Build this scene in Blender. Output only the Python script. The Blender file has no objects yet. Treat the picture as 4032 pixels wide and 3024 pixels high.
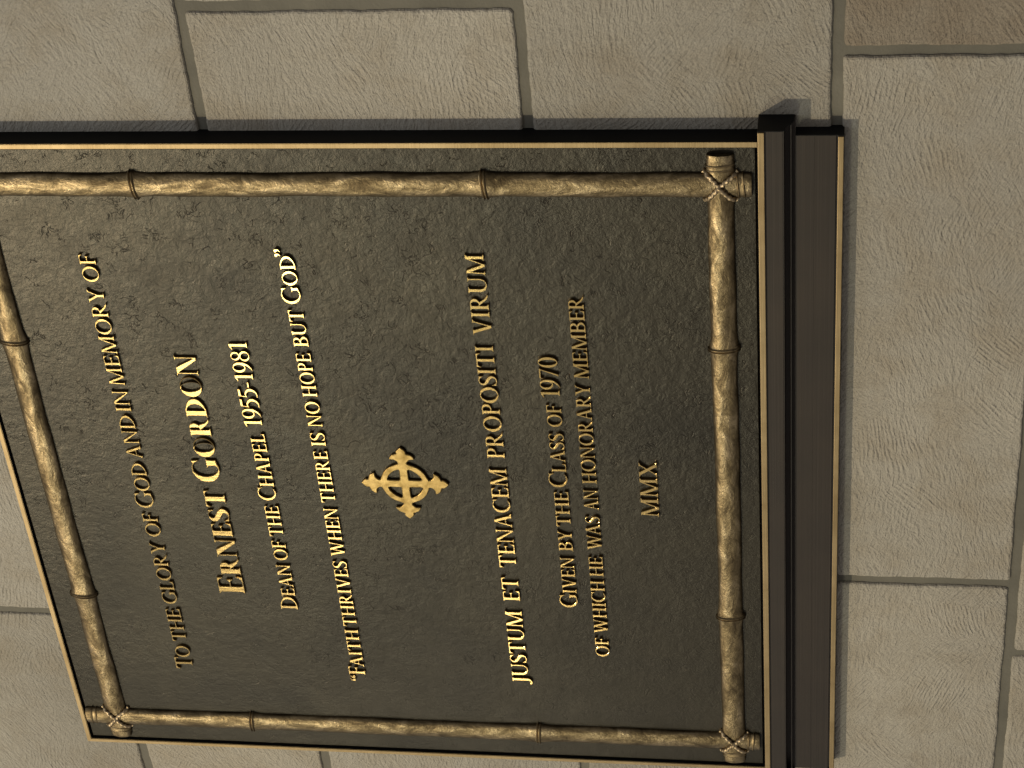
import bpy, bmesh, math, random
import numpy as np
from mathutils import Vector, Matrix

S = bpy.context.scene
COL = S.collection
random.seed(7)
Z0 = 1.6                       # height of the plaque's (u, v) origin above the floor
# plaque frame: u = right, v = up, n = out of the wall  ->  world x = u, y = -n, z = v + Z0
def W(u, v, n): return Vector((u, -n, v + Z0))
NW = -0.0169                   # wall face
NP = -0.0024                   # face of the bronze panel
NR = 0.0003                    # face of the rim

# ------------------------------------------------------------------ camera, world, lamps
cam = bpy.data.cameras.new('camera'); camo = bpy.data.objects.new('camera', cam); COL.objects.link(camo)
R = [[-0.08103057794924803, 0.7968592770022358, 0.5987063872155406],
     [-0.9880403609656299, 0.014842814685650386, -0.15347943170052253],
     [-0.1311879969361479, -0.6039826019908864, 0.786126405835728]]
M = Matrix(((R[0][0], R[0][1], R[0][2], 1.00708),
            (-R[2][0], -R[2][1], -R[2][2], -1.19397),
            (R[1][0], R[1][1], R[1][2], -0.1 + Z0),
            (0, 0, 0, 1)))
camo.matrix_world = M
cam.sensor_width = 36.0; cam.lens = 73.45; cam.clip_start = 0.05; cam.clip_end = 50
S.camera = camo

world = bpy.data.worlds.new('World'); S.world = world; world.use_nodes = True
wn, wl = world.node_tree.nodes, world.node_tree.links
bg = wn['Background']
tc = wn.new('ShaderNodeTexCoord'); dp = wn.new('ShaderNodeVectorMath'); dp.operation = 'DOT_PRODUCT'
dp.inputs[1].default_value = Vector((-0.72, -0.42, 0.55)).normalized()
wl.new(tc.outputs['Generated'], dp.inputs[0])
rp = wn.new('ShaderNodeValToRGB')
rp.color_ramp.elements[0].position = 0.0; rp.color_ramp.elements[0].color = (0.17, 0.165, 0.165, 1)
rp.color_ramp.elements[1].position = 1.0; rp.color_ramp.elements[1].color = (0.50, 0.49, 0.48, 1)
e = rp.color_ramp.elements.new(0.55); e.color = (0.26, 0.255, 0.26, 1)
mr = wn.new('ShaderNodeMapRange'); mr.inputs['From Min'].default_value = -1; mr.inputs['From Max'].default_value = 1
wl.new(dp.outputs['Value'], mr.inputs['Value']); wl.new(mr.outputs['Result'], rp.inputs['Fac'])
wl.new(rp.outputs['Color'], bg.inputs['Color'])
bg.inputs['Strength'].default_value = 0.95

def lamp(name, typ, pos, target, energy, color, **kw):
    l = bpy.data.lights.new(name, typ); o = bpy.data.objects.new(name, l); COL.objects.link(o)
    o.location = W(*pos)
    d = W(*target) - o.location
    o.rotation_euler = d.to_track_quat('-Z', 'Z').to_euler()
    l.energy = energy; l.color = color
    for k, v in kw.items(): setattr(l, k, v)
    return o
# the spot that throws the crisp shadow right of and below the plaque
lamp('ceiling_spot', 'SPOT', (-1.55, 2.75, 3.55), (0.02, 0.25, 0), 545, (1.0, 0.87, 0.64),
     spot_size=math.radians(21), spot_blend=0.9, shadow_soft_size=0.03)
# long row of lights whose reflection runs across the raised lettering
lamp('window_light', 'AREA', (-3.45, 1.50, 4.0), (0, 0.25, 0), 28, (1.0, 0.94, 0.74),
     shape='RECTANGLE', size=2.6, size_y=0.30)

# a smaller lamp at the end of that row, seen as the pale patch on the right of the panel
lamp('wall_lamp', 'AREA', (-2.0, 1.50, 4.0), (0.2, 0.3, 0), 36, (0.96, 1.0, 0.80), shape='RECTANGLE', size=0.6, size_y=0.5)

# added cool fill from above, no visible source, softening the shadow beside the plaque
lamp('cool_fill', 'AREA', (0.75, 2.3, 1.6), (0.35, 0.45, 0), 9, (0.72, 0.84, 1.0), shape='RECTANGLE', size=0.9, size_y=0.6)

vs = S.view_settings
vs.view_transform = 'Standard'; vs.look = 'None'; vs.exposure = 0.0; vs.gamma = 1.0; vs.use_curve_mapping = False

# ------------------------------------------------------------------ helpers
def tag(o, label=None, cat=None, group=None, kind=None):
    if label: o['label'] = label
    if cat: o['category'] = cat
    if group: o['group'] = group
    if kind: o['kind'] = kind
def empty(name, loc):
    o = bpy.data.objects.new(name, None); COL.objects.link(o); o.location = loc
    o.empty_display_size = 0.05
    return o
def mesh_obj(name, bm, mat, parent=None, smooth=None):
    me = bpy.data.meshes.new(name)
    bmesh.ops.recalc_face_normals(bm, faces=bm.faces)
    bm.to_mesh(me); bm.free()
    if smooth is not None:
        me.polygons.foreach_set('use_smooth', [True]*len(me.polygons))
        me.set_sharp_from_angle(angle=math.radians(smooth))
    o = bpy.data.objects.new(name, me); COL.objects.link(o)
    me.materials.append(mat)
    if parent is not None: adopt(o, parent)
    return o
def adopt(o, parent):
    # a parent is either an Empty at its thing's base or a mesh at the world origin
    o.parent = parent
    off = Vector((0, 0, 0)); q = parent
    while q is not None: off += q.location; q = q.parent
    o.location = -off if parent.type == 'EMPTY' else Vector((0, 0, 0))
def box(bm, u0, u1, v0, v1, n0, n1, bev=0.0):
    vs_ = [bm.verts.new(W(u, v, n)) for n in (n0, n1) for v in (v0, v1) for u in (u0, u1)]
    f = [(0,1,3,2),(4,6,7,5),(0,4,5,1),(2,3,7,6),(0,2,6,4),(1,5,7,3)]
    fs = [bm.faces.new([vs_[i] for i in q]) for q in f]
    if bev:
        es = set(e for q in fs for e in q.edges)
        bmesh.ops.bevel(bm, geom=list(es), offset=bev, segments=2, affect='EDGES', profile=0.5)
class NT:
    def __init__(self, name):
        self.m = bpy.data.materials.new(name); self.m.use_nodes = True
        self.t = self.m.node_tree; self.b = self.t.nodes['Principled BSDF']
    def n(self, typ, **kw):
        x = self.t.nodes.new('ShaderNode' + typ)
        for k, v in kw.items(): setattr(x, k, v)
        return x
    def l(self, a, b): self.t.links.new(a, b)
    def set(self, x, **kw):
        for k, v in kw.items():
            x.inputs[k.replace('_', ' ')].default_value = v
        return x
    def math(self, op, a, b=None, c=None):
        x = self.n('Math', operation=op)
        for i, q in enumerate((a, b, c)):
            if q is None: continue
            if isinstance(q, (int, float)): x.inputs[i].default_value = q
            else: self.l(q, x.inputs[i])
        return x.outputs[0]
    def noise(self, vec, scale, detail=3.0, rough=0.55, dist=0.0, typ='FBM'):
        x = self.n('TexNoise'); x.noise_type = typ
        x.inputs['Scale'].default_value = scale; x.inputs['Detail'].default_value = detail
        x.inputs['Roughness'].default_value = rough; x.inputs['Distortion'].default_value = dist
        self.l(vec, x.inputs['Vector']); return x
    def ramp(self, fac, stops):
        x = self.n('ValToRGB'); r = x.color_ramp
        while len(r.elements) < len(stops): r.elements.new(0.5)
        for el, (p, c) in zip(r.elements, stops):
            el.position = p; el.color = c if len(c) == 4 else (*c, 1)
        self.l(fac, x.inputs['Fac']); return x.outputs['Color']
    def mix(self, fac, a, b, mode='MIX'):
        x = self.n('MixRGB', blend_type=mode)
        for i, q in ((0, fac), (1, a), (2, b)):
            if isinstance(q, (int, float)): x.inputs[i].default_value = q
            elif isinstance(q, tuple): x.inputs[i].default_value = (*q, 1)
            else: self.l(q, x.inputs[i])
        return x.outputs[0]
    def bump(self, height, dist, strength=1.0, prev=None):
        x = self.n('Bump'); x.inputs['Strength'].default_value = strength; x.inputs['Distance'].default_value = dist
        self.l(height, x.inputs['Height'])
        if prev is not None: self.l(prev, x.inputs['Normal'])
        return x.outputs['Normal']

def pos(nt):
    g = nt.n('NewGeometry'); return g.outputs['Position']

# ------------------------------------------------------------------ materials
def stone_mat(name, base, tint):
    nt = NT(name); P = pos(nt)
    big = nt.noise(P, 3.2, 3, 0.5).outputs['Fac']
    mid = nt.noise(P, 26, 5, 0.6, 0.3).outputs['Fac']
    fine = nt.noise(P, 950, 3, 0.6).outputs['Fac']
    c = nt.ramp(big, [(0.35, tuple(x*0.88 for x in base)), (0.65, tuple(x*1.08 for x in base))])
    c = nt.mix(nt.math('MULTIPLY', nt.ramp(mid, [(0.44, (0, 0, 0)), (0.72, (1, 1, 1))]), 0.65), c, tint)
    # faint upright streaks in the bed of the stone
    mp = nt.n('Mapping'); nt.l(P, mp.inputs['Vector']); mp.inputs['Scale'].default_value = (30, 1, 1.6)
    st = nt.noise(mp.outputs['Vector'], 1.0, 3, 0.6).outputs['Fac']
    c = nt.mix(nt.ramp(st, [(0.50, (0, 0, 0)), (0.75, (0.18, 0.18, 0.18))]), c, tuple(x*0.72 for x in tint))
    oi = nt.n('ObjectInfo'); c = nt.mix(1.0, c, nt.ramp(oi.outputs['Random'], [(0.0, (0.86, 0.85, 0.83)), (0.5, (1.0, 1.0, 1.0)), (1.0, (1.06, 1.03, 0.98))]), 'MULTIPLY')
    c = nt.mix(0.30, c, nt.ramp(fine, [(0.3, (0.55, 0.55, 0.55)), (0.7, (1.3, 1.3, 1.3))]), 'MULTIPLY')
    nt.l(c, nt.b.inputs['Base Color'])
    nt.b.inputs['Roughness'].default_value = 0.93
    nt.b.inputs['Specular IOR Level'].default_value = 0.2
    # comb chiselling: patches of short parallel grooves, every patch at an angle of its own
    warp = nt.noise(P, 16, 2, 0.5)
    wv = nt.n('VectorMath', operation='MULTIPLY_ADD'); nt.l(warp.outputs['Color'], wv.inputs[0])
    wv.inputs[1].default_value = (0.016, 0.0, 0.016); nt.l(P, wv.inputs[2])
    heights = []
    for k, (cell, off, freq, lo, hi) in enumerate(((17, 0.0, 330, -1.15, 0.55), (23, 3.7, 290, -0.95, 0.9))):
        ad = nt.n('VectorMath', operation='ADD'); nt.l(wv.outputs[0], ad.inputs[0]); ad.inputs[1].default_value = (off, 0, off*0.6)
        fl = nt.n('VectorMath', operation='MULTIPLY'); nt.l(ad.outputs[0], fl.inputs[0]); fl.inputs[1].default_value = (1, 0, 1)
        vo = nt.n('TexVoronoi', feature='F1'); vo.inputs['Scale'].default_value = cell; vo.inputs['Randomness'].default_value = 1
        nt.l(fl.outputs[0], vo.inputs['Vector'])
        sp = nt.n('SeparateColor'); nt.l(vo.outputs['Color'], sp.inputs[0])
        ang = nt.math('MULTIPLY_ADD', sp.outputs[0], hi-lo, lo)
        ro = nt.n('VectorRotate', rotation_type='Y_AXIS'); nt.l(fl.outputs[0], ro.inputs['Vector']); nt.l(ang, ro.inputs['Angle'])
        sx = nt.n('SeparateXYZ'); nt.l(ro.outputs[0], sx.inputs[0])
        jit = nt.noise(P, 60, 2, 0.5).outputs['Fac']
        ph = nt.math('ADD', nt.math('MULTIPLY', sx.outputs['Z'], freq*6.283), nt.math('MULTIPLY', jit, 4.5))
        s = nt.math('SINE', ph)
        # loose short strokes lie everywhere along the patch's direction, even combing only here and there
        bx = nt.n('CombineXYZ'); nt.l(nt.math('MULTIPLY', sx.outputs['X'], 80), bx.inputs[0]); nt.l(nt.math('MULTIPLY', sx.outputs['Z'], 360), bx.inputs[2])
        br = nt.noise(bx.outputs[0], 1.0, 3, 0.6, 0.3).outputs['Fac']
        amp = nt.ramp(br, [(0.40, (0.15, 0.15, 0.15)), (0.62, (1, 1, 1))])
        fade = nt.ramp(vo.outputs['Distance'], [(0.25, (1, 1, 1)), (0.55, (0, 0, 0))])
        on = nt.ramp(sp.outputs[1], [(0.35, (0, 0, 0)), (0.75, (1, 1, 1))])
        h = nt.math('ADD', nt.math('MULTIPLY', nt.math('MULTIPLY', s, amp), nt.math('MULTIPLY', nt.math('MULTIPLY', fade, on), 0.55)),
                    nt.math('MULTIPLY', nt.math('SUBTRACT', br, 0.5), 3.2))
        heights.append(h)
    hh = nt.math('ADD', heights[0], nt.math('MULTIPLY', heights[1], 0.8))
    gr = nt.noise(P, 520, 4, 0.62).outputs['Fac']
    gr2 = nt.noise(P, 170, 3, 0.6, 0.5).outputs['Fac']
    hh = nt.math('ADD', hh, nt.math('ADD', nt.math('MULTIPLY', gr, 2.2), nt.math('MULTIPLY', gr2, 1.4)))
    n1 = nt.bump(hh, 0.00058, 1.0)
    nt.l(n1, nt.b.inputs['Normal'])
    return nt.m
def mortar_mat():
    nt = NT('mortar'); P = pos(nt)
    a = nt.noise(P, 14, 4, 0.6).outputs['Fac']
    c = nt.ramp(a, [(0.3, (0.092, 0.082, 0.061)), (0.7, (0.145, 0.129, 0.096))])
    nt.l(c, nt.b.inputs['Base Color']); nt.b.inputs['Roughness'].default_value = 0.9
    g = nt.noise(P, 420, 4, 0.6).outputs['Fac']
    nt.l(nt.bump(g, 0.0005, 0.8), nt.b.inputs['Normal'])
    return nt.m
def panel_mat():
    nt = NT('dark_bronze'); P = pos(nt)
    a = nt.noise(P, 9, 4, 0.6, 0.4).outputs['Fac']
    c = nt.ramp(a, [(0.3, (0.017, 0.0132, 0.0073)), (0.7, (0.031, 0.0247, 0.0142))])
    nt.l(c, nt.b.inputs['Base Color'])
    nt.b.inputs['Metallic'].default_value = 0.55; nt.b.inputs['Specular IOR Level'].default_value = 0.35
    nt.l(nt.ramp(nt.noise(P, 40, 3, 0.6).outputs['Fac'], [(0.3, (0.31, 0.31, 0.31)), (0.7, (0.41, 0.41, 0.41))]), nt.b.inputs['Roughness'])
    # crumpled, leathery cast skin: soft lumps, short curled creases, fine grain
    l1 = nt.noise(P, 135, 5, 0.64, 0.25).outputs['Fac']
    l2 = nt.noise(P, 420, 4, 0.62, 0.4).outputs['Fac']
    crs = None
    for sc, off in ((80, 0.0), (115, 5.3)):
        ad = nt.n('VectorMath', operation='ADD'); nt.l(P, ad.inputs[0]); ad.inputs[1].default_value = (off, off*.3, off*.7)
        cz = nt.noise(ad.outputs[0], sc, 2, 0.5, 1.0).outputs['Fac']
        crease = nt.ramp(nt.math('ABSOLUTE', nt.math('SUBTRACT', cz, 0.5)), [(0.0, (1, 1, 1)), (0.022, (0, 0, 0))])
        gate = nt.ramp(nt.noise(ad.outputs[0], sc*.8, 2, 0.5).outputs['Fac'], [(0.59, (0, 0, 0)), (0.66, (1, 1, 1))])
        q = nt.math('MULTIPLY', crease, gate)
        crs = q if crs is None else nt.math('MAXIMUM', crs, q)
    h = nt.math('ADD', nt.math('ADD', nt.math('MULTIPLY', l1, 1.0), nt.math('MULTIPLY', l2, 0.30)), nt.math('MULTIPLY', crs, -0.30))
    # the skin is rougher on the right of the plaque and smoother on its left
    sx = nt.n('SeparateXYZ'); nt.l(P, sx.inputs[0])
    wv_ = nt.math('ADD', nt.math('MULTIPLY', sx.outputs['X'], 1.5), nt.math('MULTIPLY', nt.noise(P, 6, 3, 0.5).outputs['Fac'], 1.6))
    sm = nt.ramp(wv_, [(0.30, (0.30, 0.30, 0.30)), (0.95, (1, 1, 1))])
    h = nt.math('MULTIPLY', h, sm)
    nt.l(nt.bump(h, 0.00072, 1.0), nt.b.inputs['Normal'])
    return nt.m
def dark_mat(name, base, rough, metal=0.6):
    nt = NT(name); P = pos(nt)
    a = nt.noise(P, 14, 4, 0.6).outputs['Fac']
    c = nt.ramp(a, [(0.3, tuple(x*0.8 for x in base)), (0.7, tuple(x*1.2 for x in base))])
    mp = nt.n('Mapping'); nt.l(P, mp.inputs['Vector']); mp.inputs['Scale'].default_value = (2.5, 700, 700)
    br = nt.noise(mp.outputs['Vector'], 1.0, 3, 0.6).outputs['Fac']
    c = nt.mix(0.25, c, nt.ramp(br, [(0.3, (0.6, 0.6, 0.6)), (0.7, (1.3, 1.3, 1.3))]), 'MULTIPLY')
    nt.l(c, nt.b.inputs['Base Color'])
    nt.b.inputs['Metallic'].default_value = metal; nt.b.inputs['Roughness'].default_value = rough
    nt.l(nt.bump(br, 0.0001, 0.5), nt.b.inputs['Normal'])
    return nt.m
def gold_mat(name, lo, hi, rough, brush=(900, 900, 30), scale=22, bump=0.00012, metal=1.0, aniso=0.0):
    nt = NT(name); P = pos(nt)
    a = nt.noise(P, scale, 4, 0.6, 0.5).outputs['Fac']
    c = nt.ramp(a, [(0.32, lo), (0.66, hi)])
    mp = nt.n('Mapping'); nt.l(P, mp.inputs['Vector']); mp.inputs['Scale'].default_value = brush
    br = nt.noise(mp.outputs['Vector'], 1.0, 3, 0.6).outputs['Fac']
    c = nt.mix(0.22, c, nt.ramp(br, [(0.3, (0.6, 0.6, 0.6)), (0.7, (1.2, 1.2, 1.2))]), 'MULTIPLY')
    nt.l(c, nt.b.inputs['Base Color'])
    nt.b.inputs['Metallic'].default_value = metal; nt.b.inputs['Roughness'].default_value = rough
    nt.l(nt.bump(br, bump, 0.6), nt.b.inputs['Normal'])
    return nt.m
def bamboo_mat(name, along):
    nt = NT(name); P = pos(nt)
    mp = nt.n('Mapping'); nt.l(P, mp.inputs['Vector'])
    mp.inputs['Scale'].default_value = (48, 90, 105) if along == 'u' else (105, 90, 48)
    a = nt.noise(mp.outputs['Vector'], 1.0, 4, 0.62, 0.7).outputs['Fac']
    b = nt.noise(P, 330, 4, 0.6, 0.6).outputs['Fac']
    c = nt.ramp(a, [(0.32, (0.060, 0.042, 0.021)), (0.48, (0.135, 0.098, 0.050)), (0.69, (0.255, 0.190, 0.107))])
    c = nt.mix(nt.ramp(b, [(0.30, (0.65, 0.65, 0.65)), (0.48, (0, 0, 0))]), c, (0.055, 0.038, 0.018))
    nt.l(c, nt.b.inputs['Base Color'])
    nt.b.inputs['Metallic'].default_value = 0.92
    nt.l(nt.ramp(a, [(0.3, (0.50, 0.50, 0.50)), (0.7, (0.34, 0.34, 0.34))]), nt.b.inputs['Roughness'])
    h = nt.math('ADD', nt.math('MULTIPLY', a, 1.0), nt.math('MULTIPLY', b, 0.5))
    nt.l(nt.bump(h, 0.0009, 0.8), nt.b.inputs['Normal'])
    return nt.m

M_stone = stone_mat('grey_limestone', (0.335, 0.302, 0.248), (0.270, 0.226, 0.165))
M_stone_b = stone_mat('brown_limestone', (0.265, 0.222, 0.168), (0.21, 0.16, 0.11))
M_mortar = mortar_mat()
M_panel = panel_mat()
M_side = dark_mat('black_bronze', (0.006, 0.006, 0.006), 0.6, 0.2)
M_side.node_tree.nodes['Principled BSDF'].inputs['Specular IOR Level'].default_value = 0.15
M_mould = dark_mat('brown_bronze', (0.022, 0.0142, 0.0080), 0.42, 0.5)
M_rim = gold_mat('brushed_rim_gold', (0.20, 0.140, 0.070), (0.275, 0.20, 0.108), 0.50, (25, 900, 900))
M_letter = gold_mat('letter_gold', (0.42, 0.28, 0.098), (0.56, 0.385, 0.150), 0.165, (500, 500, 40))
M_cross = gold_mat('cross_gold', (0.135, 0.085, 0.026), (0.29, 0.195, 0.074), 0.30, (300, 300, 120), 130)
M_bam_u = bamboo_mat('bamboo_bronze_across', 'u')
M_bam_v = bamboo_mat('bamboo_bronze_upright', 'v')
M_node = gold_mat('node_bronze', (0.115, 0.084, 0.044), (0.27, 0.197, 0.105), 0.45, (200, 200, 200), 160, 0.0004)
M_rope = gold_mat('rope_bronze', (0.24, 0.18, 0.105), (0.44, 0.33, 0.20), 0.50, (300, 300, 300), 120, 0.0003)

# ------------------------------------------------------------------ the stone wall
wall = empty('stone_wall', Vector((0, 0.05, 0)))
tag(wall, 'comb chiselled grey limestone wall of large blocks behind the bronze plaque', 'wall')
BEDS = [-0.80, -0.55, -0.2365, -0.098, 0.1074, 0.335, 0.499, 0.74, 0.98, 1.30]
VERT = {0: [-1.3, -0.5, 0.1, 0.7, 1.3], 1: [-1.3, -0.62, -0.174, 0.42, 1.3], 2: [-1.3, -0.56, -0.1003, 0.357, 0.86, 1.3],
        3: [-1.3, -0.78, -0.20, 0.62, 1.3], 4: [-1.3, -0.50, 0.10, 0.394, 0.95, 1.3], 5: [-1.3, -0.72, 0.02, 0.66, 1.3],
        6: [-1.3, -0.60, -0.163, 0.38, 1.3], 7: [-1.3, -0.4, 0.2, 0.8, 1.3], 8: [-1.3, -0.7, 0.0, 0.55, 1.3]}
JH = 0.0037
def wob(a, seed):
    return (math.sin(a*61+seed)*0.5 + math.sin(a*143+seed*2.3)*0.35 + math.sin(a*397+seed*1.7)*0.3 + math.sin(a*911+seed*3.1)*0.25)*0.00055
def stone_block(u0, u1, v0, v1, mat, seed):
    rng = random.Random(seed)
    u0 += JH + rng.uniform(-.0006, .0006); u1 -= JH + rng.uniform(-.0006, .0006)
    v0 += JH + rng.uniform(-.0005, .0005); v1 -= JH + rng.uniform(-.0005, .0005)
    rc = [rng.uniform(.002, .005) for _ in range(4)]
    cen = [(u1-rc[0], v1-rc[0], 0, rc[0]), (u0+rc[1], v1-rc[1], 90, rc[1]), (u0+rc[2], v0+rc[2], 180, rc[2]), (u1-rc[3], v0+rc[3], 270, rc[3])]
    pts = []
    for k, (cu, cv, a0, r) in enumerate(cen):
        for j in range(7):
            a = math.radians(a0 + j*15); pts.append((cu+r*math.cos(a), cv+r*math.sin(a), math.cos(a), math.sin(a)))
        nu = cen[(k+1) % 4]
        a = math.radians(a0+90)
        p0 = pts[-1]; a1 = math.radians(nu[2]); p1 = (nu[0]+nu[3]*math.cos(a1), nu[1]+nu[3]*math.sin(a1))
        L = math.hypot(p1[0]-p0[0], p1[1]-p0[1]); m = max(2, int(L/0.004))
        for j in range(1, m):
            t = j/m; pts.append((p0[0]+(p1[0]-p0[0])*t, p0[1]+(p1[1]-p0[1])*t, math.cos(a), math.sin(a)))
    prof = [(-0.020, 0.0), (-0.0016, 0.0), (-0.0005, 0.0007), (0.0, 0.0019)]
    tu, tv, dn = rng.uniform(-.0015, .0015), rng.uniform(-.0015, .0015), rng.uniform(-.0003, .0003)
    bm = bmesh.new(); loops = []
    for (dz, ins) in prof:
        lp = []
        for (u, v, cx, cy) in pts:
            w_ = wob(u*1.0+v*1.3, seed)*(1.0 if ins < .001 else .8)
            uu, vv = u-cx*(ins)+cx*w_, v-cy*(ins)+cy*w_
            n = NW + dz + dn + (tu*(uu-(u0+u1)/2)+tv*(vv-(v0+v1)/2))*(1 if dz > -.01 else 0)
            lp.append(bm.verts.new(W(uu, vv, n)))
        loops.append(lp)
    N = len(pts)
    for a, b in zip(loops[:-1], loops[1:]):
        for i in range(N): bm.faces.new((a[i], a[(i+1) % N], b[(i+1) % N], b[i]))
    bm.faces.new(loops[-1]); bm.faces.new(list(reversed(loops[0])))
    return mesh_obj('stone_block', bm, mat, wall)
sd = 1
for i in range(len(BEDS)-1):
    vsx = VERT[i]
    for j in range(len(vsx)-1):
        sd += 1
        brown = (i == 2 and j == 3)
        b = stone_block(vsx[j], vsx[j+1], BEDS[i], BEDS[i+1], M_stone_b if brown else M_stone, sd)
        if brown: tag(b, 'browner stone block right of and below the plaque')
bm = bmesh.new(); box(bm, -1.3, 1.3, -0.80, 1.30, NW-0.06, NW-0.0024)
mesh_obj('mortar', bm, M_mortar, wall)

# ------------------------------------------------------------------ the plaque
plaque = empty('memorial_plaque', W(0, -0.103, NW))
tag(plaque, 'bronze memorial plaque with bamboo relief border and raised gold lettering on stone wall', 'plaque')
VT = 0.5397; VB = -0.046; HU = 0.3003; RW = 0.0042; LT = 0.0000
# panel
bm = bmesh.new()
box(bm, -HU+RW+0.0011, HU-RW-0.0011, VB+0.0012, VT-RW-0.0011, NW+0.001, NP, 0.0005)
box(bm, -HU+0.002, HU-0.002, VB-0.004, VT-0.002, NW-0.004, NW+0.002)
mesh_obj('panel', bm, M_panel, plaque)
# frame round three sides, dark outside, with the brushed gold edge on its face
def ring(bm, n0, n1, o, w, bev=0.0):
    # three mitred bars: left, top, right; open at the sill
    out = [(-HU+o, VB), (-HU+o, VT-o), (HU-o, VT-o), (HU-o, VB)]
    inn = [(-HU+w, VB), (-HU+w, VT-w), (HU-w, VT-w), (HU-w, VB)]
    lay = []
    for n, oo, ii in ((n0, out, inn), (n1, out, inn)):
        lay.append(([bm.verts.new(W(*p, n)) for p in oo], [bm.verts.new(W(*p, n)) for p in ii]))
    (o0, i0), (o1, i1) = lay
    for k in range(3):
        bm.faces.new((o1[k], o1[k+1], i1[k+1], i1[k])); bm.faces.new((o0[k], i0[k], i0[k+1], o0[k+1]))
        bm.faces.new((o0[k], o0[k+1], o1[k+1], o1[k])); bm.faces.new((i0[k], i1[k], i1[k+1], i0[k+1]))
    for k in (0, 3): bm.faces.new((o0[k], o1[k], i1[k], i0[k]))
bm = bmesh.new(); ring(bm, NW-0.003, NR-0.0008, 0.0, RW)
frame = mesh_obj('frame', bm, M_side, plaque)
bm = bmesh.new(); ring(bm, NR-0.0008, NR, 0.0002, RW-0.0002)
es = [e for e in bm.edges if all(abs(-v.co.y-NR) < 1e-6 for v in e.verts) and len(e.link_faces) == 2 and any(abs(f.normal.y) < .5 for f in e.link_faces)]
bm.normal_update()
es = [e for e in bm.edges if all(abs(-v.co.y-NR) < 1e-6 for v in e.verts) and len(e.link_faces) == 2 and e.calc_face_angle(0) > 1]
bmesh.ops.bevel(bm, geom=es, offset=0.0004, segments=2, affect='EDGES')
ge = mesh_obj('gold_edge', bm, M_rim, frame); ge['label'] = 'thin brushed gold edge'

# sill moulding: profile (v, n) swept along u
def sweep(bm, prof, u0, u1, taper=0.0):
    a = [bm.verts.new(W(u0, v, n)) for v, n in prof]; b = [bm.verts.new(W(u1, v, n)) for v, n in prof]
    N = len(prof)
    for i in range(N): bm.faces.new((a[i], a[(i+1) % N], b[(i+1) % N], b[i]))
    bm.faces.new(a); bm.faces.new(list(reversed(b)))
LE = 0.3108; LB = 0.3013
nb = -0.0060
def cove(d):
    p = [(-0.0630+d*.1, 0.0052-d), (-0.0630+d*.1, 0.0046-d), (-0.0639+d*.1, 0.0046-d)]
    for k in range(1, 8):
        a = math.radians(90*k/7); p.append((-0.0641-0.0036*(1-math.cos(a))+d*.1, 0.0036-0.0066*math.sin(a)-d))
    return p+[(-0.0684+d*.1, -0.0032-d), (-0.0684+d*.1, -0.0062-d)]
prof = [(-0.0465, NW-0.003), (-0.0465, 0.0053), (-0.0512, 0.0053), (-0.0512, 0.0038), (-0.0523, 0.0038), (-0.0523, 0.0052), (-0.0629, 0.0052), (-0.0629, 0.0046), (-0.0637, 0.0046), (-0.0637, -0.0135), (-0.0676, -0.0135), (-0.0676, nb+0.0004), (-0.0684, nb+0.0004), (-0.0684, -0.0135), (-0.0709, -0.0135), (-0.0709, NW-0.003)]
bm = bmesh.new(); sweep(bm, prof, -LE, LE)
sill = mesh_obj('sill_moulding', bm, M_mould, plaque)
prof = [(-0.0711, NW-0.003), (-0.0711, nb), (-0.0832, nb), (-0.0832, nb-0.0003), (-0.0839, nb-0.0003), (-0.0839, nb), (-0.0974, nb), (-0.0976, nb-0.0012), (-0.0984, nb-0.0012), (-0.0985, -0.0057), (-0.1027, -0.0057), (-0.1027, NW-0.003)]
bm = bmesh.new(); sweep(bm, prof, -LB, LB)
board = mesh_obj('base_board', bm, M_mould, plaque)
bm = bmesh.new(); box(bm, -LE+0.0002, LE-0.0002, -0.0510, -0.0467, 0.0053, 0.0061, 0.0004)
g1 = mesh_obj('gold_edge', bm, M_rim, sill)
bm = bmesh.new(); box(bm, -LB+0.0002, LB-0.0002, -0.1025, -0.0987, -0.0057, -0.0049, 0.0004)
g2 = mesh_obj('gold_edge', bm, M_rim, board)
# black end faces of the mouldings (patinated ends)
bm = bmesh.new()
def endcap(bm, prof, u, du):
    a = [bm.verts.new(W(u, v, n)) for v, n in prof]; b = [bm.verts.new(W(u+du, v, n)) for v, n in prof]
    N = len(prof)
    for i in range(N): bm.faces.new((a[i], a[(i+1) % N], b[(i+1) % N], b[i]))
    bm.faces.new(a); bm.faces.new(list(reversed(b)))
pe = [(-0.0467, NW-0.002), (-0.0467, 0.0051), (-0.0629, 0.0051)]+cove(0.0001)+[(-0.0690, nb-0.0001), (-0.0702, nb-0.0028), (-0.0702, NW-0.002)]
endcap(bm, pe, LE+0.0001, 0.0004)
mesh_obj('end_cap', bm, M_side, sill)
bm = bmesh.new(); endcap(bm, pe, -LE-0.0005, 0.0004)
mesh_obj('end_cap', bm, M_side, sill)
bm = bmesh.new()
pe = [(-0.0712, NW-0.002), (-0.0712, nb-0.0001), (-0.0986, nb-0.0001), (-0.0986, -0.0058), (-0.1026, -0.0058), (-0.1026, NW-0.002)]
endcap(bm, pe, LB+0.0001, 0.0004)
mesh_obj('end_cap', bm, M_side, board)
bm = bmesh.new(); endcap(bm, pe, -LB-0.0005, 0.0004)
mesh_obj('end_cap', bm, M_side, board)

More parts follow.
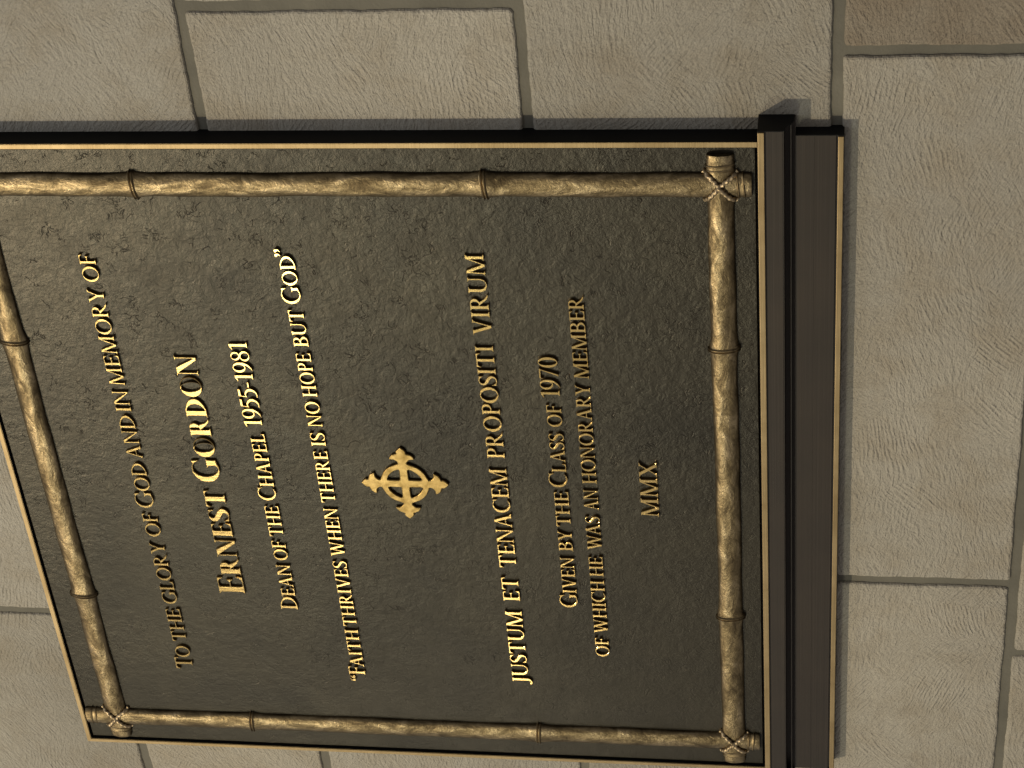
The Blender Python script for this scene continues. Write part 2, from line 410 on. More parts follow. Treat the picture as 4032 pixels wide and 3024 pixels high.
# bamboo border
def nz(s, k): return (math.sin(s*37+k)*0.5+math.sin(s*83+k*2.1)*0.3+math.sin(s*171+k*3.7)*0.25)
def pole(axis, c, s0, s1, r, h, nodes, bands, mat, seed):
    """half-round bamboo relief along u or v; c = its other coordinate; nodes / bands along its length"""
    L = s1-s0; m = int(L/0.0012); K = 22
    def rad(s):
        f = 1.0 + 0.018*nz(s, seed)
        for q in nodes:
            d = abs(s-q); f += 0.11*math.exp(-(d/0.007)**2)
        return f
    bm = bmesh.new(); rows = []
    for i in range(m+1):
        s = s0+L*i/m; f = rad(s)
        e = min(s-s0, s1-s); f *= 1-0.04*max(0, 1-e/0.0012)**2
        row = []
        for j in range(K+1):
            a = math.pi*(-0.06+1.12*j/K)
            ff = f*(1+0.022*math.sin(3*a+s*55+seed)+0.012*math.sin(7*a-s*130+seed*2))
            x = c+0.0003*nz(s*0.6, seed+9)+r*ff*math.cos(a); n = NP-0.0002+h*ff*math.copysign(abs(math.sin(a))**0.72, math.sin(a))
            row.append(bm.verts.new(W(s, x, n) if axis == 'u' else W(x, s, n)))
        rows.append(row)
    for a, b in zip(rows[:-1], rows[1:]):
        for j in range(K): bm.faces.new((a[j], a[j+1], b[j+1], b[j]))
        bm.faces.new((a[K], a[0], b[0], b[K]))
    bm.faces.new(rows[0]); bm.faces.new(list(reversed(rows[-1])))
    po = mesh_obj('bamboo_pole', bm, mat, plaque, smooth=40)
    def collar(s, ridges, name, wide):
        bm = bmesh.new(); rows = []
        M_ = 30
        for i in range(M_+1):
            ds = -wide+2*wide*i/M_
            f = rad(s+ds)
            g = 0
            for (off, wd, amp) in ridges: g += amp*math.exp(-((ds-off)/wd)**2)
            edge = 1-0.03*(abs(ds)/wide)**6
            row = []
            for j in range(K+1):
                a = math.pi*(-0.06+1.12*j/K)
                rr = (r*(f*1.012*edge+0.010)+g); hh = (h*(f*1.012*edge+0.010)+g)
                sk = 0.0007*math.cos(a)*(1 if seed % 2 else -1)
                x = c+0.0003*nz((s+ds)*0.6, seed+9)+rr*math.cos(a); n = NP-0.0003+hh*math.copysign(abs(math.sin(a))**0.72, math.sin(a))
                row.append(bm.verts.new(W(s+ds+sk, x, n) if axis == 'u' else W(x, s+ds+sk, n)))
            rows.append(row)
        for a, b in zip(rows[:-1], rows[1:]):
            for j in range(K): bm.faces.new((a[j], a[j+1], b[j+1], b[j]))
            bm.faces.new((a[K], a[0], b[0], b[K]))
        bm.faces.new(rows[0]); bm.faces.new(list(reversed(rows[-1])))
        return mesh_obj(name, bm, M_node, po, smooth=50)
    for q in nodes: collar(q, ((-0.0012, 0.00055, 0.0013), (0.0010, 0.00055, 0.0013)), 'bamboo_node', 0.0026)
    for q in bands: collar(q, ((-0.0018, 0.0006, 0.0006), (0.0020, 0.0006, 0.0008)), 'end_band', 0.0032)
    return po
UL, UR, VBm, VTm = -0.2680, 0.2664, -0.0213, 0.5065
pr, ph = 0.0093, 0.0052
pole('v', UR, -0.0422, 0.5335, pr, ph, [0.1385, 0.3865], [-0.0352, 0.5265], M_bam_v, 1)
pole('v', UL, -0.0422, 0.5335, pr*0.96, ph, [0.1405, 0.3865], [-0.0352, 0.5265], M_bam_v, 4)
pole('u', VBm, -0.2905, 0.2905, pr, ph*1.02, [-0.1275, 0.1315], [-0.2815, 0.2808], M_bam_u, 2)
pole('u', VTm, -0.2905, 0.2905, pr, ph*1.02, [-0.1250, 0.1305], [-0.2815, 0.2808], M_bam_u, 5)

# rope lashings over the four crossings
def lashing(cu, cv, flip):
    bm = bmesh.new()
    for k, (dx, dy) in enumerate(((1, 1), (1, -1))):
        over = (k == flip)
        m = 90; K = 10; R_ = pr*1.22; rr = 0.0016
        path = []
        for i in range(m+1):
            t = -1+2*i/m
            hh = max(0.0, 1-min(1, (abs(t)*1.16)**2.6))**0.36*ph*1.0
            bowx = 0.0006*math.sin(t*3+k)
            n = NP+hh+0.0006+(0.0013*math.exp(-(t/0.16)**2) if over else 0)
            path.append(W(cu+dx*R_*t*1.02+bowx, cv+dy*R_*t*1.02-bowx*dy, n))
        rows = []
        for i, p in enumerate(path):
            tg = (path[min(i+1, m)]-path[max(i-1, 0)]).normalized()
            s_ = tg.cross(Vector((0, -1, 0))).normalized(); b_ = tg.cross(s_).normalized()
            row = []
            for j in range(K):
                a = 2*math.pi*j/K
                q = rr*(1+0.22*math.cos(2*a+i*0.62))
                row.append(bm.verts.new(p+s_*(q*math.cos(a))+b_*(q*math.sin(a))))
            rows.append(row)
        for a, b in zip(rows[:-1], rows[1:]):
            for j in range(K): bm.faces.new((a[j], a[(j+1) % K], b[(j+1) % K], b[j]))
        bm.faces.new(rows[0]); bm.faces.new(list(reversed(rows[-1])))
    mesh_obj('rope_lashing', bm, M_rope, plaque, smooth=60)
lashing(UR, VBm, 0); lashing(UL, VBm, 1); lashing(UL, VTm, 1); lashing(UR, VTm, 0)

# ------------------------------------------------------------------ raised lettering: a small drawn roman alphabet
RES = 100; MG = 0.30
def bez(p0, p1, p2, k=8):
    return [((1-t)**2*p0[0]+2*t*(1-t)*p1[0]+t*t*p2[0], (1-t)**2*p0[1]+2*t*(1-t)*p1[1]+t*t*p2[1]) for t in [i/k for i in range(k+1)]]
def spline(pts, k=14):
    P = [np.array(p, float) for p in pts]; P = [2*P[0]-P[1]]+P+[2*P[-1]-P[-2]]; out = []
    for i in range(1, len(P)-2):
        for j in range(k):
            t = j/k
            out.append(0.5*((2*P[i])+(-P[i-1]+P[i+1])*t+(2*P[i-1]-5*P[i]+4*P[i+1]-P[i+2])*t*t+(-P[i-1]+3*P[i]-3*P[i+1]+P[i+2])*t**3))
    out.append(P[-2]); return np.array(out)
class Glyph:
    def __init__(self, w):
        self.w = w; nx = int((w+2*MG)*RES*2); ny = int((1+2*MG)*RES*2)
        xs = (np.arange(nx)+0.5)/(2*RES)-MG; ys = (np.arange(ny)+0.5)/(2*RES)-MG
        self.X, self.Y = np.meshgrid(xs, ys); self.m = np.zeros(self.X.shape, bool)
    def put(self, mask, add): self.m = (self.m | mask) if add else (self.m & ~mask)
    def poly(self, pts, add=True):
        ins = np.zeros(self.X.shape, bool); n = len(pts)
        for i in range(n):
            x0, y0 = pts[i]; x1, y1 = pts[(i+1) % n]
            if y0 == y1: continue
            c = ((y0 > self.Y) != (y1 > self.Y)) & (self.X < (x1-x0)*(self.Y-y0)/(y1-y0)+x0)
            ins ^= c
        self.put(ins, add)
    def rect(self, x0, y0, x1, y1, add=True): self.put((self.X > x0) & (self.X < x1) & (self.Y > y0) & (self.Y < y1), add)
    def ell(self, cx, cy, rx, ry, rot=0.0, add=True, clip=None):
        c, s = math.cos(rot), math.sin(rot); x = self.X-cx; y = self.Y-cy
        mk = ((x*c+y*s)/rx)**2+((-x*s+y*c)/ry)**2 < 1
        if clip: mk &= clip(self.X, self.Y)
        self.put(mk, add)
    def brush(self, pts, wd):
        P = spline(pts); ws = np.interp(np.linspace(0, 1, len(P)), np.linspace(0, 1, len(wd)), wd)
        mk = np.zeros(self.X.shape, bool)
        for (a, b), w0 in zip(P, ws): mk |= (self.X-a)**2+(self.Y-b)**2 < (w0/2)**2
        self.put(mk, True)
    def serif(self, xl, xr, y, d, ls, rs, hs, br):
        p = [(xl-ls, y), (xr+rs, y), (xr+rs, y+hs*d)]
        p += bez((xr+rs, y+hs*d), (xr+0.1*rs, y+hs*d*1.25), (xr, y+(hs+br)*d))
        p += bez((xl, y+(hs+br)*d), (xl-0.1*ls, y+hs*d*1.25), (xl-ls, y+hs*d))
        self.poly(p)
def draw(ch, t, n):
    s = 0.085; hs = max(0.038, n*0.72); br = 0.07
    def stem(g, x, tt, top=True, bot=True, sl=s, sr=s, y0=0.0, y1=1.0):
        g.rect(x, y0, x+tt, y1)
        if bot: g.serif(x, x+tt, y0, 1, sl, sr, hs, br)
        if top: g.serif(x, x+tt, y1, -1, sl, sr, hs, br)
    def arm(g, x0, x1, y, d, drop, th=None):      # d=-1: arm at the top with a drop down, +1: foot arm with an upturn
        th = th or n
        g.poly([(x0, y), (x1, y), (x1+0.02, y+d*drop), (x1-0.022, y+d*drop)]+bez((x1-0.022, y+d*drop), (x1-0.05, y+d*th), (x1-0.20, y+d*th))+[(x0, y+d*th)])
    if ch == 'I': g = Glyph(t+2*s); stem(g, s, t)
    elif ch == 'H': g = Glyph(0.84+t*.5); stem(g, s, t); stem(g, g.w-s-t, t); g.rect(s, .5-n/2+.02, g.w-s, .5+n/2+.02)
    elif ch in 'EFL':
        g = Glyph({'E': .60, 'F': .56, 'L': .58}[ch]+t*.5); stem(g, s, t, True, True, s, s if ch != 'E' else s)
        x1 = g.w-.02
        if ch != 'L': arm(g, s, x1-.03, 1, -1, .23)
        if ch != 'F': arm(g, s, x1, 0, 1, .27)
        if ch != 'L':
            xm = x1-.12; y = .52
            g.rect(s+t*.5, y-n/2, xm, y+n/2)
            g.poly([(xm+.02, y+.13), (xm+.02, y-.13), (xm-.015, y-.11)]+bez((xm-.015, y-.11), (xm-.035, y-n/2), (xm-.12, y-n/2))+bez((xm-.12, y+n/2), (xm-.035, y+n/2), (xm-.015, y+.11)))
    elif ch == 'T':
        g = Glyph(.76+t*.3); c = g.w/2; stem(g, c-t/2, t, False, True); g.rect(.03, 1-n, g.w-.03, 1)
        for d in (-1, 1):
            xe = c+d*(c-.0)
            g.poly([(c, 1), (xe-d*.02, 1.02), (xe, 1-.25), (xe-d*.04, 1-.25)]+bez((xe-d*.04, 1-.25), (xe-d*.07, 1-n), (xe-d*.20, 1-n))+[(c, 1-n)])
    elif ch in 'DPRB':
        if ch == 'D':
            g = Glyph(.82+t*.4); x0 = s; rx = g.w-x0-t*.5; cx = x0+t*.5
            g.ell(cx, .5, rx, .5, 0, True, lambda X, Y: X > cx)
            g.ell(cx, .5, rx-t*1.08, .5-n, 0, False, lambda X, Y: X > cx); stem(g, s, t)
            g.rect(s, 1-n, cx+.05, 1); g.rect(s, 0, cx+.05, n)
        elif ch in 'PR':
            g = Glyph((.60 if ch == 'P' else .76)+t*.35); xr = .58+t*.35; cy, ry = .735, .265
            cx = s+t+.10; rx = xr-cx
            g.rect(s, cy-ry, cx+.001, cy+ry); g.ell(cx, cy, rx, ry, 0, True, lambda X, Y: X >= cx)
            g.rect(s+t, cy-ry+n*.9, cx+.001, cy+ry-n, False); g.ell(cx, cy, rx-t*1.0, ry-n*.95, 0, False, lambda X, Y: X >= cx)
            stem(g, s, t)
            if ch == 'R':
                a, b = (s+t+.11, .49), (g.w-.02, 0)
                g.poly([(a[0]-t*.45, .50), (a[0]+t*.55, .50)]+bez((a[0]+t*.6, .49), (b[0]-.16, .12), (b[0]+.04, .035), 10)+[(b[0]+.04, 0.0), (b[0]-.04, -.005)]+bez((b[0]-.06, -.003), (b[0]-.20, .02), (a[0]-t*.45, .47), 10))
        else:
            g = Glyph(.66+t*.4); cx = s+t+.10
            for cy, ry, xr, sg in ((.755, .245, g.w-.06, 1), (.265, .265, g.w, 1)):
                rx = xr-cx
                g.rect(s, cy-ry, cx+.001, cy+ry); g.ell(cx, cy, rx, ry, 0, True, lambda X, Y: X >= cx)
            for cy, ry, xr in ((.755, .245, g.w-.06), (.265, .265, g.w)):
                rx = xr-cx
                g.rect(s+t, cy-ry+n*.9, cx+.001, cy+ry-n*.9, False); g.ell(cx, cy, rx-t*1.0, ry-n*.95, 0, False, lambda X, Y: X >= cx)
            stem(g, s, t)
    elif ch in 'O0':
        g = Glyph((.88 if ch == 'O' else .56)+t*.3); rx = g.w/2; ov = .018
        g.ell(rx, .5, rx, .5+ov); g.ell(rx, .5, rx-t*1.06, .5+ov-n*.95, 0.10 if ch == 'O' else 0.03, False)
    elif ch in 'CG':
        g = Glyph((.80 if ch == 'C' else .88)+t*.2); rx = .46+t*.1; ov = .018; cx = rx
        a0, a1 = (math.radians(48), math.radians(312)); P = []; wd = []
        for i in range(15):
            a = a0+(a1-a0)*i/14; k = max(0.0, -math.cos(a-.08))
            w0 = n+(t*1.05-n)*k**1.1; wd.append(w0)
            P.append((cx+(rx-w0/2)*math.cos(a)*(1.06 if math.cos(a) > 0 else 1), .5+(.5+ov-w0/2)*math.sin(a)))
        if ch == 'C': wd[-1] = n*.5
        g.brush(P, wd)
        xe = P[0][0]
        g.poly([(xe-.10, .93), (xe+.035, 1.0), (xe+.055, .70), (xe+.02, .70), (xe-.03, .84)])
        if ch == 'G':
            xs = g.w-s*.7-t
            g.rect(xs, .06, xs+t, .42); g.serif(xs, xs+t, .44, -1, s*1.1, s*.7, hs, br)
            g.poly([(xs-.1, n*.3), (xs+t, .07), (xs+t, .20), (xs, .12)])
    elif ch == 'S':
        g = Glyph(.56+t*.3); w = g.w
        g.brush([(w*.86, .83), (w*.66, .965), (w*.40, .975), (w*.18, .86), (w*.16, .69), (w*.36, .555), (w*.66, .43), (w*.84, .28), (w*.74, .09), (w*.48, .02), (w*.22, .05), (w*.08, .19)],
                [n*.8, n, n, t*.6, t*.85, t*1.05, t*1.08, t*.9, t*.6, n*1.1, n, n*.8])
        g.poly([(w*.80, .98), (w*.90, 1.01), (w*.92, .72), (w*.87, .72)]); g.poly([(w*.02, .30), (w*.07, .30), (w*.16, .04), (w*.04, -.01)])
    elif ch in 'AVWMNXY':
        def dg(g, x0, y0, x1, y1, th): g.poly([(x0-th/2, y0), (x0+th/2, y0), (x1+th/2, y1), (x1-th/2, y1)])
        T_ = t*1.08; N_ = n*1.15
        if ch == 'A':
            g = Glyph(.88+t*.3); w = g.w; a = w*.47
            dg(g, s+N_*.6, 0, a-.01, 1.0, N_); dg(g, w-s-T_*.55, 0, a, 1.02, T_)
            g.poly([(a-T_/2, 1.02), (a+T_*.3, 1.02), (a+T_*.3, 1.1), (a-T_/2, 1.1)], False)
            g.rect(w*.25, .33, w*.70, .33+n*.9); g.serif(s+N_*.1, s+N_*1.1, 0, 1, s*.9, s*.8, hs, br*.6); g.serif(w-s-T_*1.05, w-s-T_*.05, 0, 1, s*.8, s*.9, hs, br*.6)
        elif ch == 'V':
            g = Glyph(.86+t*.3); w = g.w; a = w*.53
            dg(g, a, -.02, s+T_*.55, 1, T_); dg(g, a+.01, 0, w-s-N_*.6, 1, N_)
            g.serif(s+T_*.05, s+T_*1.05, 1, -1, s*.9, s*.8, hs, br*.6); g.serif(w-s-N_*1.1, w-s-N_*.1, 1, -1, s*.8, s*.9, hs, br*.6)
        elif ch == 'W':
            g = Glyph(1.22+t*.4); w = g.w; x1, x2, m = w*.31, w*.72, w*.50
            dg(g, x1, -.02, s+T_*.5, 1, T_*.95); dg(g, x1+.01, 0, m, 1, N_); dg(g, x2, -.02, m-.02, 1, T_*.95); dg(g, x2+.01, 0, w-s-N_*.5, 1, N_)
            g.serif(s, s+T_, 1, -1, s*.9, s*.7, hs, br*.5); g.serif(m-T_*.6, m+N_*.3, 1, -1, s*.6, s*.5, hs, br*.4); g.serif(w-s-N_, w-s, 1, -1, s*.8, s*.9, hs, br*.5)
        elif ch == 'M':
            g = Glyph(1.06+t*.4); w = g.w; xl = s+N_*.5; xr = w-s-t; m = w*.50
            dg(g, xl, 0, xl+.06, 1, N_); g.rect(xr, 0, xr+t, 1); dg(g, m, -.02, xl+.08, 1, T_*.95); dg(g, m+.005, 0, xr+t*.35, 1, N_)
            g.serif(xl-N_/2, xl+N_/2, 0, 1, s*.9, s*.9, hs, br*.6); g.serif(xr, xr+t, 0, 1, s, s, hs, br)
            g.poly([(xl-.03, 1), (xl+.10, 1), (xl+.10, 1-hs), (xl-.03, 1-hs)]); g.poly([(xr+t*.3, 1), (xr+t+s, 1), (xr+t+s, 1-hs), (xr+t, 1-hs*2.2)])
        elif ch == 'N':
            g = Glyph(.86+t*.4); w = g.w; xl = s+N_*.5; xr = w-s-N_*.5
            dg(g, xl, 0, xl, 1, N_); dg(g, xr, 0, xr, 1, N_)
            g.poly([(xl-N_*.5, 1), (xl-N_*.5+T_*1.15, 1), (xr+N_*.5, -.02), (xr+N_*.5-T_*.55, -.02), (xr-T_*.9, .02)][:4])
            g.serif(xl-N_/2, xl+N_/2, 0, 1, s, s, hs, br*.6); g.serif(xr-N_/2, xr+N_/2, 1, -1, s, s, hs, br*.6)
            g.poly([(xl-N_/2-s, 1), (xl+.1, 1), (xl+.1, 1-hs), (xl-N_/2-s, 1-hs)])
        elif ch == 'X':
            g = Glyph(.84+t*.3); w = g.w
            dg(g, w-s-T_*.5, 0, s+T_*.5, 1, T_*1.05); dg(g, s+N_*.6, 0, w-s-N_*.8, 1, N_)
            for (xa, xb, y, d) in ((s, s+T_, 1, -1), (w-s-N_*1.3, w-s-N_*.3, 1, -1), (s+N_*.1, s+N_*1.1, 0, 1), (w-s-T_, w-s, 0, 1)):
                g.serif(xa, xb, y, d, s*.9, s*.8, hs, br*.5)
        else:
            g = Glyph(.80+t*.3); w = g.w; c = w*.51
            g.rect(c-t/2, 0, c+t/2, .46); dg(g, c, .42, s+T_*.5, 1, T_*.95); dg(g, c+t*.25, .42, w-s-N_*.6, 1, N_)
            g.serif(c-t/2, c+t/2, 0, 1, s, s, hs, br); g.serif(s, s+T_, 1, -1, s*.9, s*.7, hs, br*.5); g.serif(w-s-N_*1.1, w-s-N_*.1, 1, -1, s*.7, s*.9, hs, br*.5)
    elif ch == 'U':
        g = Glyph(.84+t*.3); w = g.w; xr = w-s-n*1.2; xl = s
        g.rect(xl, .34, xl+t, 1); g.rect(xr, .34, xr+n*1.15, 1); cx = (xl+xr+n*1.15)/2; rx = cx-xl
        g.ell(cx, .345, rx, .365, 0, True, lambda X, Y: Y < .345)
        ix0, ix1 = xl+t, xr; g.ell((ix0+ix1)/2, .345, (ix1-ix0)/2, .365-n*1.1, 0, False, lambda X, Y: Y < .346)
        g.serif(xl, xl+t, 1, -1, s, s, hs, br); g.serif(xr, xr+n*1.15, 1, -1, s, s, hs, br*.6)
    elif ch == 'J':
        g = Glyph(.36+t); x = g.w-s-t; g.rect(x, .1, x+t, 1); g.serif(x, x+t, 1, -1, s, s, hs, br)
        g.brush([(x+t/2, .2), (x+t*.46, .02), (x-.02, -.14), (x-.14, -.19), (x-.20, -.15)], [t, t*.92, t*.6, n, n]); g.ell(x-.19, -.125, .075, .07)
    elif ch == '1':
        g = Glyph(.34+t); c = g.w*.56; g.rect(c-t/2, 0, c+t/2, 1.0); g.serif(c-t/2, c+t/2, 0, 1, s, s, hs, br)
        g.poly([(c+t/2, 1.02), (c-t/2, .98), (c-t/2-.19, .87), (c-t/2-.17, .82), (c-t/2, .87)])
    elif ch == '9':
        g = Glyph(.54+t*.25); w = g.w; g.ell(w/2, .66, w/2, .355); g.ell(w/2, .67, w/2-t*.92, .355-n, .06, False)
        g.brush([(w-t*.46, .60), (w-t*.52, .42), (w*.70, .20), (w*.42, .03), (w*.16, -.04)], [t*.9, t*.9, t*.75, n*1.2, n*.5])
    elif ch == '5':
        g = Glyph(.52+t*.25); w = g.w
        g.poly([(w*.24, 1.0), (w*.95, 1.0), (w*1.0, 1.05), (w*.88, .86), (w*.27, .86)]); g.poly([(w*.20, 1.0), (w*.30, 1.0), (w*.20, .56), (w*.10, .56)])
        g.brush([(w*.12, .57), (w*.36, .61), (w*.66, .54), (w*.84, .36), (w*.74, .14), (w*.46, .00), (w*.10, -.02)], [n, n*1.3, t*.9, t*1.05, t*.85, n*1.2, n*.9])
    elif ch == '8':
        g = Glyph(.54+t*.25); w = g.w
        g.ell(w/2, .76, w*.42, .255); g.ell(w/2, .26, w*.5, .28)
        g.ell(w*.5, .775, w*.42-t*.72, .255-n*1.0, .45, False); g.ell(w*.5, .25, w*.5-t*.80, .28-n*1.0, .45, False)
    elif ch == '7':
        g = Glyph(.54+t*.25); w = g.w; g.rect(w*.04, 1-t*.62, w, 1.0); g.poly([(w*.02, 1.0), (w*.10, 1.0), (w*.06, .78), (w*.01, .78)])
        g.poly([(w, 1), (w*.86, 1-t*.5), (w*.24, -.02), (w*.42, -.02)])
    elif ch == '-': g = Glyph(.34); g.rect(.02, .32, .32, .32+n*1.5)
    elif ch in '“”':
        g = Glyph(.46)
        for x in (.02, .25):
            if ch == '”': g.ell(x+.085, .92, .085, .085); g.brush([(x+.12, .92), (x+.13, .80), (x+.02, .66)], [.12, .085, .03])
            else: g.ell(x+.085, .72, .085, .085); g.brush([(x+.05, .72), (x+.05, .84), (x+.16, .98)], [.12, .085, .03])
    return g
def contours(mask, w):
    ny, nx = mask.shape; ny -= ny % 2; nx -= nx % 2
    a = mask[:ny, :nx].astype(float).reshape(ny//2, 2, nx//2, 2).mean((1, 3))
    p = np.pad(a, 1); a = (4*p[1:-1, 1:-1]+2*(p[:-2, 1:-1]+p[2:, 1:-1]+p[1:-1, :-2]+p[1:-1, 2:])+p[:-2, :-2]+p[2:, 2:]+p[:-2, 2:]+p[2:, :-2])/16
    seg = {}
    H, Wd = a.shape; b = a > 0.5
    def ip(y0, x0, y1, x1):
        f = (0.5-a[y0, x0])/(a[y1, x1]-a[y0, x0]); return ((x0+(x1-x0)*f+0.5)/RES-MG, (y0+(y1-y0)*f+0.5)/RES-MG)
    ys, xs = np.nonzero((b[:-1, :-1] != b[1:, :-1]) | (b[:-1, :-1] != b[:-1, 1:]) | (b[:-1, :-1] != b[1:, 1:]))
    for y, x in zip(ys.tolist(), xs.tolist()):
        c = (b[y, x], b[y, x+1], b[y+1, x+1], b[y+1, x])
        E_ = [('h', y, x), ('v', y, x+1), ('h', y+1, x), ('v', y, x)]
        pt = {}
        cross_ = []
        for k, (i, j) in enumerate(((0, 1), (1, 2), (2, 3), (3, 0))):
            if c[i] != c[j]: cross_.append((k, c[i]))
        # keep the inside on the left: leave through in->out edges
        outs = [k for k, ins in cross_ if ins]; inss = [k for k, ins in cross_ if not ins]
        if len(outs) == 1: seg[E_[outs[0]]] = E_[inss[0]]
        else:
            for k in outs:
                seg[E_[k]] = E_[(k+1) % 4] if (k+1) % 4 in inss else E_[inss[0]]
    def co(e):
        k, y, x = e
        return ip(y, x, y, x+1) if k == 'h' else ip(y, x, y+1, x)
    loops = []
    while seg:
        st = next(iter(seg)); cur = st; lp = []
        while cur in seg:
            nxt = seg.pop(cur); lp.append(co(cur)); cur = nxt
        if len(lp) > 8: loops.append(simplify(lp, 0.0035))
    return loops
def simplify(pts, tol):
    P = np.array(pts); n = len(P)
    far = int(np.argmax(((P-P[0])**2).sum(1)))
    def dp(i, j):
        idx = list(range(i, j+1)) if j > i else list(range(i, n))+list(range(0, j+1))
        Q = P[idx]; keep = [False]*len(idx); keep[0] = keep[-1] = True; st = [(0, len(idx)-1)]
        while st:
            a, b = st.pop()
            if b-a < 2: continue
            d = Q[b]-Q[a]; L = np.hypot(*d)+1e-9
            dist = np.abs(d[0]*(Q[a+1:b, 1]-Q[a, 1])-d[1]*(Q[a+1:b, 0]-Q[a, 0]))/L
            k = int(np.argmax(dist))
            if dist[k] > tol: keep[a+1+k] = True; st += [(a, a+1+k), (a+1+k, b)]
        return [tuple(q) for q, f in zip(Q, keep) if f]
    return dp(0, far)[:-1]+dp(far, 0)[:-1]
CACHE = {}
def glyph(ch, t, n):
    k = (ch, t, n)
    if k not in CACHE:
        g = draw(ch, t, n); lp = contours(g.m, g.w)
        xs = [p[0] for l in lp for p in l]
        CACHE[k] = (lp, min(xs), max(xs))
    return CACHE[k]
def solid(name, loops, thick, bev, mat, n_top, parent, res=1):
    cu = bpy.data.curves.new(name, 'CURVE'); cu.dimensions = '2D'; cu.fill_mode = 'BOTH'
    for lp in loops:
        sp = cu.splines.new('POLY'); sp.points.add(len(lp)-1); sp.use_cyclic_u = True
        for q, (x, y) in zip(sp.points, lp): q.co = (x, y, 0, 1)
    cu.extrude = thick/2-bev; cu.bevel_depth = bev; cu.bevel_resolution = res; cu.offset = -bev
    tmp = bpy.data.objects.new(name+'_outline', cu); COL.objects.link(tmp)
    dg = bpy.context.evaluated_depsgraph_get(); dg.update()
    me = bpy.data.meshes.new_from_object(tmp.evaluated_get(dg)); me.name = name
    COL.objects.unlink(tmp); bpy.data.objects.remove(tmp); bpy.data.curves.remove(cu)
    for v in me.vertices: v.co = W(v.co.x, v.co.y, n_top-thick/2+v.co.z)
    me.materials.clear(); me.materials.append(mat)
    me.polygons.foreach_set('use_smooth', [False]*len(me.polygons))
    o = bpy.data.objects.new(name, me); COL.objects.link(o); adopt(o, parent)
    return o
# words: text (a leading ^ marks a full capital), u of its left and right ends; heights of capitals and small capitals
LINES = [
 (0.4274, .0146, .0122, .135, .060, .00028, [("^TO", -.2067, -.1805), ("THE", -.1751, -.1385), ("GLORY", -.1330, -.0666), ("OF", -.0600, -.0359), ("^GOD", -.0302, .0152), ("AND", .0198, .0620), ("IN", .0656, .0860), ("MEMORY", .0906, .1785), ("OF", .1847, .2085)], None),
 (0.3684, .0215, .0166, .250, .058, .00050, [("^ERNEST", -.1195, -.0107), ("^GORDON", -.0023, .1196)], 'largest line of raised lettering'),
 (0.3270, .0140, .0114, .168, .072, .00026, [("^DEAN", -.1347, -.0861), ("OF", -.0816, -.0609), ("THE", -.0564, -.0249), ("^CHAPEL", -.0194, .0465), ("^1^9^5^5^-^1^9^8^1", .0532, .1322)], None),
 (0.2803, .0138, .0112, .168, .072, .00026, [("^“^FAITH", -.2138, -.1549), ("THRIVES", -.1513, -.0805), ("WHEN", -.0755, -.0258), ("THERE", -.0201, .0310), ("IS", .0358, .0489), ("NO", .0544, .0784), ("HOPE", .0827, .1231), ("BUT", .1288, .1617), ("^GOD^”", .1669, .2143)], None),
 (0.1441, .0135, .0135, .160, .068, .00030, [("JUSTUM", -.2102, -.1287), ("ET", -.1180, -.0927), ("TENACEM", -.0824, .0175), ("PROPOSITI", .0272, .1316), ("VIRUM", .1412, .2104)], None),
 (0.0986, .0140, .0111, .160, .070, .00026, [("^GIVEN", -.1228, -.0701), ("BY", -.0635, -.0426), ("THE", -.0386, -.0038), ("^CLASS", .0005, .0524), ("OF", .0584, .0790), ("^1^9^7^0", .0856, .1223)], None),
 (0.0763, .0110, .0110, .160, .070, .00026, [("OF", -.1756, -.1548), ("WHICH", -.1498, -.0934), ("HE", -.0891, -.0685), ("WAS", -.0614, -.0277), ("AN", -.0215, -.0012), ("HONORARY", .0045, .0979), ("MEMBER", .1030, .1752)], None),
 (0.0308, .0135, .0135, .160, .068, .00030, [("MMX", -.0267, .0265)], 'shortest line of raised lettering, lowest on the panel'),
]
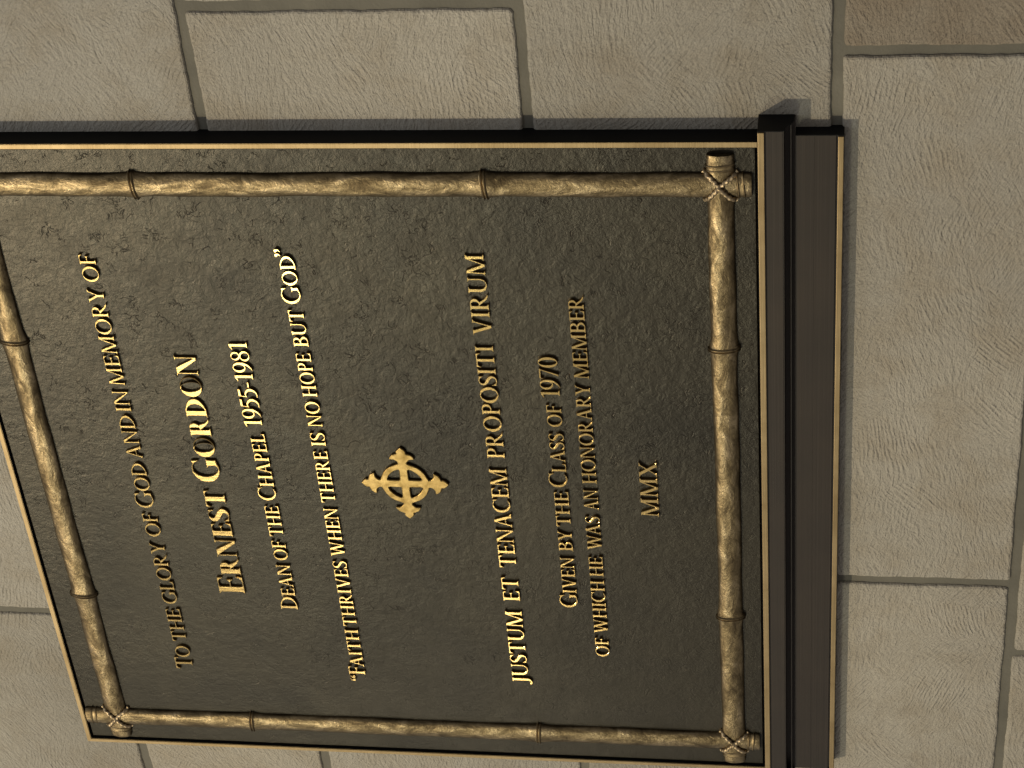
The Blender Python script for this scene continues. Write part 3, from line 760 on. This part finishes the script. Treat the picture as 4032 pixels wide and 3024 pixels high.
KERN = {('A', 'V'): -.10, ('V', 'A'): -.10, ('R', 'Y'): -.04, ('L', 'A'): .02, ('F', 'A'): -.10, ('W', 'A'): -.10, ('A', 'Y'): -.10, ('T', 'O'): -.05, ('D', '”'): -.14, ('“', 'F'): -.02, ('B', 'Y'): -.03, ('P', 'O'): -.02, ('R', 'V'): -.02}
for (vb, cap, sc, t, n, bev, words, lab) in LINES:
    loops = []
    for (txt, ua, ub) in words:
        items = []; big = False
        for ch in txt:
            if ch == '^': big = True; continue
            hgt = cap if big else sc
            k = sc/cap if big else 1.0                  # stems keep their weight in the larger capitals
            tt, nn = (round(t*(1-(1-k)*.6), 4), round(n*(1-(1-k)*.6), 4))
            items.append((ch, hgt, glyph(ch, tt, nn))); big = False
        x = 0; place = []; prev = None
        for ch, hgt, (lp, x0, x1) in items:
            if prev: x += (0.075+KERN.get((prev, ch), 0))*sc
            place.append((x-x0*hgt, hgt, lp)); x += (x1-x0)*hgt; prev = ch
        f = (ub-ua)/x
        for ox, hgt, lp in place:
            for l in lp: loops.append([(ua+(ox+px*hgt)*f, vb+py*hgt) for px, py in l])
    o = solid('inscription_line', loops, 0.0034, bev, M_letter, LT, plaque, 1)
    if lab: o['label'] = lab

# ring cross with lily-shaped ends
g = Glyph(1.0)
AH = 0.0355; cc = 0.5; sc_ = 0.5/AH
g.ell(cc, cc, .0196*sc_, .0196*sc_); g.ell(cc, cc, .0143*sc_, .0143*sc_, 0, False)
half = [(0, 0), (.0010, .0012), (.0022, .0026), (.0038, .0041), (.0052, .0043), (.0062, .0035), (.0066, .0040), (.0065, .0058), (.0072, .0074), (.0083, .0086), (.0101, .0100), (.0124, .0106), (.0121, .0088), (.0121, .0070), (.0127, .0056), (.0138, .0043), (.0152, .0037), (.0215, .0037), (.036, .0037)]
lily = half+[(a, -w) for a, w in reversed(half[1:])]
for ang in range(4):
    ca, sa = math.cos(ang*math.pi/2), math.sin(ang*math.pi/2)
    g.poly([(cc+((AH-a)*ca-w*sa)*sc_, cc+((AH-a)*sa+w*ca)*sc_) for a, w in lily])
lp = [[((x-cc)/sc_+0.0005, (y-cc)/sc_*0.965+0.2235) for x, y in l] for l in contours(g.m, 1.0)]
solid('cross_emblem', lp, 0.0032, 0.0008, M_cross, 0.0, plaque, 1)
